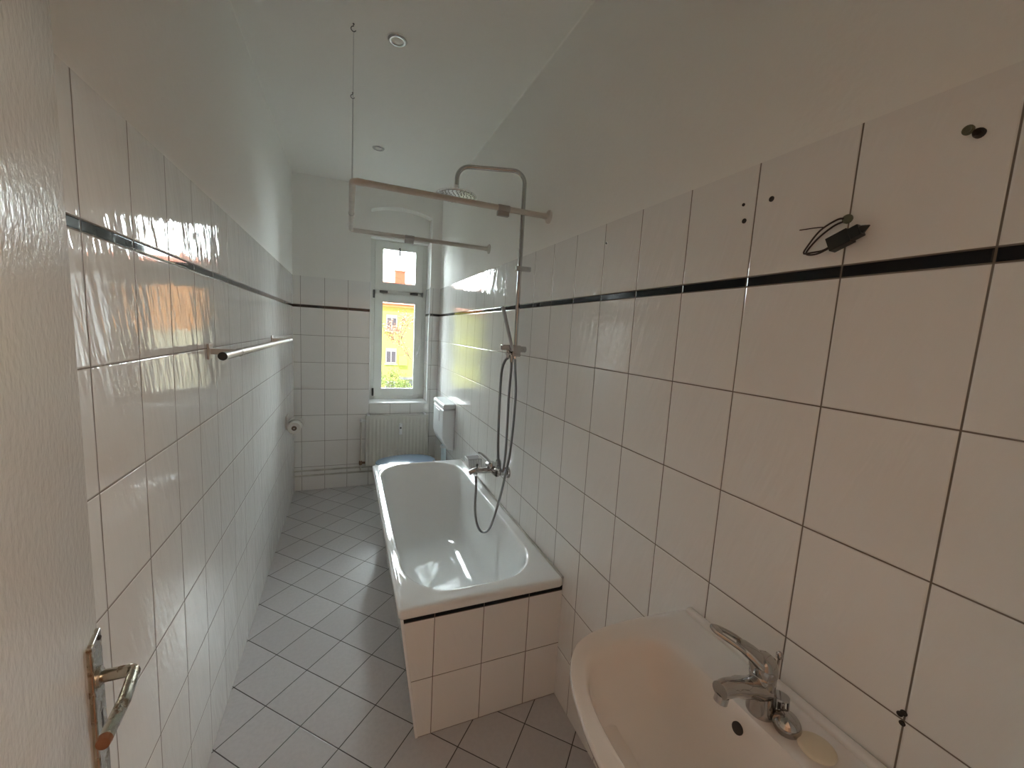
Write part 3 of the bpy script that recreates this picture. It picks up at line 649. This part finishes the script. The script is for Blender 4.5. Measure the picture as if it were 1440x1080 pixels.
TYc = 3.560
tl = root('toilet', (1.0, TYc, 0.0), 'wall-side toilet with seat lid coloured blue-grey for reflected sky, half hidden behind the bathtub', 'toilet')
def ell(cx, cy, ax, ay, z, n=40, egg=0.12):
    return [(cx + ax * math.cos(2 * PI * i / n), cy + ay * (1 + egg * math.cos(2 * PI * i / n)) * math.sin(2 * PI * i / n), z) for i in range(n)]
build('bowl', loft([ell(1.02, TYc, .17, .10, 0.0), ell(1.02, TYc, .15, .085, 0.06), ell(1.00, TYc, .15, .09, 0.18), ell(0.98, TYc, .20, .13, 0.29), ell(0.96, TYc, .245, .17, 0.37), ell(0.955, TYc, .255, .178, 0.395), ell(0.955, TYc, .25, .175, 0.402)]), 'ceramic', tl, smooth=True)
build('seat', loft([ell(0.95, TYc, .255, .180, 0.403), ell(0.95, TYc, .262, .186, 0.408), ell(0.95, TYc, .260, .185, 0.416)]), 'plastic', tl, smooth=True)
build('lid', loft([ell(0.95, TYc, .255, .182, 0.417), ell(0.95, TYc, .262, .186, 0.422), ell(0.95, TYc, .256, .182, 0.432), ell(0.95, TYc, .20, .14, 0.442), ell(0.95, TYc, .10, .07, 0.448)]), 'seat', tl, smooth=True, label='closed lid coloured blue-grey for reflected sky')
build('seat_hinge', tube([(1.185, TYc - 0.09, 0.425), (1.185, TYc - 0.05, 0.425)], 0.012, 12), 'dgrey', tl, smooth=True)
build('seat_hinge', join(tube([(1.185, TYc + 0.05, 0.425), (1.185, TYc + 0.09, 0.425)], 0.012, 12)), 'dgrey', tl, smooth=True)
cs = root('toilet_cistern', (1.28, TYc, 0.56), 'white plastic toilet cistern mounted on the right wall by the window', 'cistern')
y0, y1 = 3.358, 3.765
build('tank', prism([(W, 0.925), (1.222, 0.925), (1.222, 0.680), (1.235, 0.630), (1.272, 0.567), (W, 0.553)], 'y', y0, y1), 'plastic', cs, bevel=0.016, segs=4)
build('lid', prism([(W, 0.926), (1.220, 0.926), (1.220, 0.955), (1.228, 0.972), (W, 0.974)], 'y', y0 - 0.002, y1 + 0.002), 'plastic', cs, bevel=0.010, segs=3)
build('flush_plate', box(1.2165, 1.224, TYc - 0.07, TYc + 0.07, 0.80, 0.90), 'plastic', cs, bevel=0.003)
fp = root('flush_pipe', (1.285, TYc, 0.40), 'short pale blue flush pipe between the cistern and the toilet', 'pipe')
build('pipe', tube(fillet([(1.288, TYc, 0.562), (1.288, TYc, 0.36), (1.19, TYc, 0.36)], 0.035, 6), 0.024, 18), 'flush', fp, smooth=True)
build('pipe_nut', lathe([(0.030, 0), (0.032, 0.004), (0.032, 0.022), (0.028, 0.026)], (1.288, TYc, 0.557), (0, 0, -1), 20), 'plastic', fp, smooth=True)

# ================================================================== LEFT WALL FITTINGS
tr = root('towel_rail', (0.09, 2.4, 1.48), 'satin metal towel rail on two arms across the left wall', 'towel rail')
BX = 0.092
build('bar', tube([(BX, 1.522, 1.480), (BX, 3.185, 1.480)], 0.0135, 20), 'satin', tr, smooth=True)
for ye, s in ((1.522, -1), (3.185, 1)):
    build('end_cap', lathe([(0.0133, -0.002), (0.0133, 0.0015), (0.0115, 0.0025)], (BX, ye, 1.480), (0, s, 0), 20), 'black' if s < 0 else 'satin', tr, label='black end cap' if s < 0 else None)
for y in (1.735, 3.032):
    build('arm', join(box(0.001, BX, y - 0.005, y + 0.005, 1.469, 1.490), tube([(BX, y - 0.008, 1.48), (BX, y + 0.008, 1.48)], 0.0152, 18)), 'satin', tr, bevel=0.002)
    build('wall_plate', box(0.0, 0.007, y - 0.022, y + 0.022, 1.452, 1.508), 'satin', tr, bevel=0.002)
th = root('toilet_paper_holder', (0.03, 3.68, 0.76), 'chrome toilet paper holder with curved cover on the left wall', 'paper holder')
cz, cxr = 0.746, 0.062
ar = [(cxr + 0.064 * math.cos(a), cz + 0.064 * math.sin(a)) for a in [PI * 0.98 - i * PI * 0.93 / 14 for i in range(15)]]
ar2 = [(cxr + 0.0615 * math.cos(a), cz + 0.0615 * math.sin(a)) for a in [PI * 0.05 + i * PI * 0.93 / 14 for i in range(15)]]
build('cover', prism(ar + ar2, 'y', 3.665, 3.765), 'satin', th)
build('wall_plate', box(0.0, 0.004, 3.63, 3.755, 0.73, 0.84), 'satin', th, bevel=0.001)
build('spindle', join(tube([(cxr, 3.598, cz), (cxr, 3.765, cz)], 0.0045, 10), box(0.0, cxr + 0.004, 3.762, 3.766, cz - 0.006, cz + 0.006)), 'satin', th)
tp = root('toilet_paper_roll', (cxr, 3.67, cz), 'white toilet paper roll in the holder on the left wall', 'toilet paper')
build('paper', lathe([(0.020, 0.0), (0.046, 0.0), (0.0485, 0.002), (0.0485, 0.098), (0.046, 0.1), (0.020, 0.1), (0.020, 0.0)], (cxr, 3.610, cz), (0, 1, 0), 36), 'paper', tp, smooth=False)
build('core', lathe([(0.014, 0.0), (0.0195, 0.0), (0.0195, 0.09), (0.0, 0.09)], (cxr, 3.6085, cz), (0, 1, 0), 24), 'card', tp)

# ================================================================== MARKS ON THE RIGHT WALL
def plug(y, z, r, mat, lab, out=0.0025):
    o = build('wall_plug', lathe([(r, 0), (r, out * 0.6), (r * 0.8, out), (r * 0.45, out * 0.5)], (W, y, z), (-1, 0, 0), 14), mat, loc=(W, y, z), smooth=True)
    tag(o, lab, 'wall plug')
plug(0.731, 1.939, 0.0038, 'plugb', 'tiny brown screw hole above the larger one left of the dangling wires')
plug(0.724, 1.900, 0.0058, 'plugb', 'brown screw plug in the tile left of the vertical joint near the wires')
plug(0.661, 1.933, 0.0060, 'plugb', 'dark screw plug just right of the vertical joint, upper left of the wires')
plug(1.288, 1.951, 0.0040, 'plugb', 'tiny plug hole in the upper tile row near the shower column')
plug(0.352, 1.948, 0.0072, 'plugg', 'greenish wall plug at the top right of the tiled wall', 0.006)
plug(0.3385, 1.938, 0.0070, 'plugb', 'dark wall plug just below the greenish one, top right', 0.010)
plug(0.300, 1.000, 0.0050, 'plugb', 'dark plug filling a chipped tile corner right of the washbasin')
plug(0.3045, 0.994, 0.0045, 'plugb', 'dark chip at the tile joint crossing right of the washbasin')
plug(0.2995, 0.981, 0.0045, 'plugb', 'small dark hole just under the joint crossing right of the washbasin')
wi = root('light_cable', (W - 0.012, 0.50, 1.83), 'dark loose electric wires with a black terminal block hanging from the wall', 'cable')
build('cable_outlet', lathe([(0.0085, 0), (0.0085, 0.004), (0.0065, 0.008), (0.003, 0.009)], (W, 0.500, 1.852), (-1, 0, 0), 14), 'plugg', wi, smooth=True)
x = W - 0.012
build('wire', tube(spline([(W - 0.006, 0.501, 1.852), (x, 0.512, 1.852), (x, 0.540, 1.838), (x, 0.560, 1.812), (x, 0.566, 1.798), (x, 0.550, 1.797), (x, 0.530, 1.798), (x, 0.512, 1.806)], 6), 0.0018, 8), 'wire', wi, smooth=True)
build('wire', tube(spline([(W - 0.006, 0.503, 1.848), (x + .004, 0.520, 1.842), (x + .004, 0.545, 1.824), (x + .004, 0.563, 1.802), (x + .004, 0.560, 1.795), (x + .003, 0.540, 1.794), (x, 0.513, 1.803)], 6), 0.0018, 8), 'wire', wi, smooth=True)
build('wire', tube(spline([(x, 0.535, 1.843), (x, 0.550, 1.845), (x, 0.581, 1.847)], 4), 0.0011, 8), 'wire', wi, smooth=True)
p0, p1 = Vector((W - 0.018, 0.515, 1.803)), Vector((W - 0.016, 0.461, 1.826))
dd = (p1 - p0).normalized(); up = Vector((0, 0, 1)); up = (up - dd * up.dot(dd)).normalized(); sd_ = dd.cross(up)
def obox(a, b, hu, hs): return hexa([tuple(q + up * su * hu + sd_ * ss * hs) for q in (a,) for su, ss in ((-1, -1), (-1, 1), (1, 1), (1, -1))] + [tuple(b + up * su * hu + sd_ * ss * hs) for su, ss in ((-1, -1), (-1, 1), (1, 1), (1, -1))])
build('terminal_block', join(obox(p0, p0.lerp(p1, 0.62), 0.0135, 0.010), obox(p0.lerp(p1, 0.60), p0.lerp(p1, 0.90), 0.0105, 0.009), tube([p0.lerp(p1, 0.3) + sd_ * 0.0, p0.lerp(p1, 0.3) + up * 0.0135], 0.004, 10)), 'black', wi, bevel=0.002)
build('block_tip', join(tube([p0.lerp(p1, 0.84), p0.lerp(p1, 0.95), p0.lerp(p1, 1.12)], [0.0085, 0.007, 0.001], 10)), 'black', wi)

# ================================================================== OUTSIDE
YB = 38.34; GZ = -9.0
ROOMG = struct('street_ground', box(-60, 60, 5.2, 90, GZ - 0.3, GZ), 'asphalt')
def house(name, x0, x1, ztop, mat, lab, ridge, wins, lower=None, zlow=None):
    h = root(name, ((x0 + x1) / 2, YB + 5, GZ), lab, 'building')
    build('facade', box(x0, x1, YB, YB + 10, (zlow if zlow is not None else GZ), ztop), mat, h)
    if lower: build('lower_facade', box(x0, x1, YB - 0.05, YB + 10, GZ, zlow), lower, h)
    build('eave', box(x0 - 0.2, x1 + 0.2, YB - 0.45, YB + 0.02, ztop - 0.02, ztop + 0.24), 'eave', h)
    build('roof', prism([(YB - 0.6, ztop + 0.24), (YB + 5, ridge), (YB + 10.4, ztop + 0.2)], 'x', x0 - 0.2, x1 + 0.2), 'roof', h)
    for (wx, wz, ww, wh) in wins:
        f = build('window', join(rim(wx, wx + ww, wz, wz + wh, 0.09, YB - 0.10, YB + 0.0), box(wx + ww / 2 - 0.04, wx + ww / 2 + 0.04, YB - 0.09, YB, wz, wz + wh), box(wx - 0.1, wx + ww + 0.1, YB - 0.22, YB - 0.06, wz - 0.14, wz - 0.04)), 'facadew', h)
        build('pane', box(wx + 0.05, wx + ww - 0.05, YB - 0.055, YB - 0.04, wz + 0.05, wz + wh - 0.05), 'pane', f)
        build('shutter_box', box(wx, wx + ww, YB - 0.12, YB - 0.02, wz + wh, wz + wh + 0.22), 'radd', f)
    return h
wn = []
for kx in range(-5, 2):
    for kz in range(-2, 2):
        wn.append((3.72 + kx * 3.15 if kx < 1 else 6.6, 1.42 + kz * 3.02 if kz < 1 else 99, 0.95, 1.15))
wn = [q for q in wn if q[1] < 90 and q[0] < 6.3]
wn += [(5.55, -4.65, 0.85, 1.25)]
h1 = house('apartment_building', -14.0, 7.6, 3.50, 'facade', 'yellow apartment building with red tiled roof seen through the window', 6.3, wn)
build('bay', box(4.84, 5.62, YB - 0.5, YB, -1.75, -0.85), 'facade', h1)
build('balcony_slab', box(4.9, 6.4, YB - 0.9, YB, -3.02, -2.84), 'facadew', h1)
for xx in (4.86, -1.8):
    build('chimney', join(box(xx, xx + 0.98, YB + 4.2, YB + 5.0, 5.2, 7.35), box(xx - 0.06, xx + 1.04, YB + 4.14, YB + 5.06, 7.2, 7.35)), 'chimney', h1)
h2 = house('apartment_building', 8.2, 20.0, 4.2, 'facade2', 'orange apartment building with pale lower floors beyond the yellow one', 6.6,
           [(9.2 + k * 3.1, z, 0.95, 1.3) for k in range(4) for z in (-6.2, -3.2)], lower='facade3', zlow=0.6)
# trees in front of the facade
def tree(name, x, y, h, spread, leafmat, nleaf, lab, seed, grp=None):
    rnd = random.Random(seed); t = root(name, (x, y, GZ), lab, 'tree', grp)
    tips = []; parts = []
    def br(p, d, ln, r, lev):
        q = p + d * ln; mid = p.lerp(q, 0.5) + Vector((rnd.uniform(-1, 1), rnd.uniform(-1, 1), 0)) * ln * 0.06
        parts.append(tube([p, mid, q], [r, r * 0.85, r * 0.65], 6)); tips.append((p, mid, q, lev))
        if lev >= 5: return
        for _ in range(2 if lev < 3 else 3):
            nd = (d + Vector((rnd.uniform(-1, 1) * spread, rnd.uniform(-1, 1) * spread, rnd.uniform(-0.15, 0.35)))).normalized()
            br(q, nd, ln * rnd.uniform(0.60, 0.80), r * 0.62, lev + 1)
    br(Vector((x, y, GZ)), Vector((0, 0, 1)), h * 0.36, 0.13, 0)
    build('trunk', join(*parts), 'bark', t, smooth=True)
    V, F = [], []; far = [q for q in tips if q[3] >= 3]
    for _ in range(nleaf):
        a, m, b, _l = rnd.choice(far); c = a.lerp(b, rnd.random()) + Vector([rnd.gauss(0, 0.16) for _ in range(3)])
        u = Vector([rnd.gauss(0, 1) for _ in range(3)]).normalized(); v = u.orthogonal().normalized(); s = rnd.uniform(0.05, 0.11); n = len(V)
        V += [tuple(c + u * s), tuple(c + v * s * 0.6), tuple(c - u * s), tuple(c - v * s * 0.6)]; F.append((n, n + 1, n + 2, n + 3))
    o = build('leaves', (V, F), leafmat, t); return t
tree('street_tree', 7.1, 30.0, 11.5, 0.75, 'leaf', 2600, 'sparse brown-leaved tree before the yellow building, right in the window', 11)
tree('street_tree', 2.1, 30.5, 7.4, 0.95, 'leafg', 2000, 'low green tree before the yellow building, bottom left in the window', 5)

# ================================================================== LIGHT
wd = bpy.data.worlds.new('sky'); bpy.context.scene.world = wd; wd.use_nodes = True
nt = wd.node_tree; nt.nodes.clear()
wo = nt.nodes.new('ShaderNodeOutputWorld'); bg = nt.nodes.new('ShaderNodeBackground')
bg.inputs[0].default_value = (0.88, 0.96, 1.0, 1)
# hazy sky, strength raised beyond the facing houses to light the room, not their fronts
tc = nt.nodes.new('ShaderNodeTexCoord'); sx = nt.nodes.new('ShaderNodeSeparateXYZ'); mr = nt.nodes.new('ShaderNodeMapRange')
nt.links.new(tc.outputs['Generated'], sx.inputs[0]); nt.links.new(sx.outputs[1], mr.inputs[0])
mr.inputs[1].default_value = 0.0; mr.inputs[2].default_value = 0.6; mr.inputs[3].default_value = 0.7; mr.inputs[4].default_value = 16.0
nt.links.new(mr.outputs[0], bg.inputs[1])
nt.links.new(bg.outputs[0], wo.inputs[0])
def lamp(name, kind, loc, energy, col, **kw):
    d = bpy.data.lights.new(name, kind); d.energy = energy; d.color = col
    for a, v in kw.items(): setattr(d, a, v)
    o = bpy.data.objects.new(name, d); o.location = loc; COL.objects.link(o); return o
sun = lamp('sun', 'SUN', (0, -20, 30), 2.3, (1.0, 0.95, 0.85), angle=0.02)
sun.rotation_euler = Vector((0.25, 1.0, -0.85)).to_track_quat('-Z', 'Y').to_euler()
lamp('hall_lamp', 'POINT', (1.72, -1.0, 2.3), 15.0, (1.0, 0.84, 0.70), shadow_soft_size=0.10)

# ================================================================== CAMERA
yaw, pitch, roll = 0.3934, -0.1216, 0.0566
fwd = Vector((math.sin(yaw) * math.cos(pitch), math.cos(yaw) * math.cos(pitch), math.sin(pitch)))
rt = Vector((math.cos(yaw), -math.sin(yaw), 0)); upv = rt.cross(fwd)
r2 = rt * math.cos(roll) + upv * math.sin(roll); u2 = -rt * math.sin(roll) + upv * math.cos(roll)
cd = bpy.data.cameras.new('camera'); cam = bpy.data.objects.new('camera', cd); COL.objects.link(cam)
cam.matrix_world = Matrix(((r2.x, u2.x, -fwd.x, CAMX), (r2.y, u2.y, -fwd.y, 0.0), (r2.z, u2.z, -fwd.z, CAMZ), (0, 0, 0, 1)))
cd.sensor_width = 36; cd.lens = 564.685 / 1440 * 36; cd.clip_start = 0.02; cd.clip_end = 300
sc_ = bpy.context.scene; sc_.camera = cam
sc_.view_settings.view_transform = 'Standard'; sc_.view_settings.look = 'None'; sc_.view_settings.gamma = 1
sc_.view_settings.exposure = 1.35; sc_.view_settings.use_curve_mapping = False
sc_.cycles.max_bounces = 14; sc_.cycles.diffuse_bounces = 10; sc_.cycles.glossy_bounces = 6; sc_.cycles.transparent_max_bounces = 8
sc_.cycles.use_denoising = True; sc_.cycles.sample_clamp_indirect = 8.0
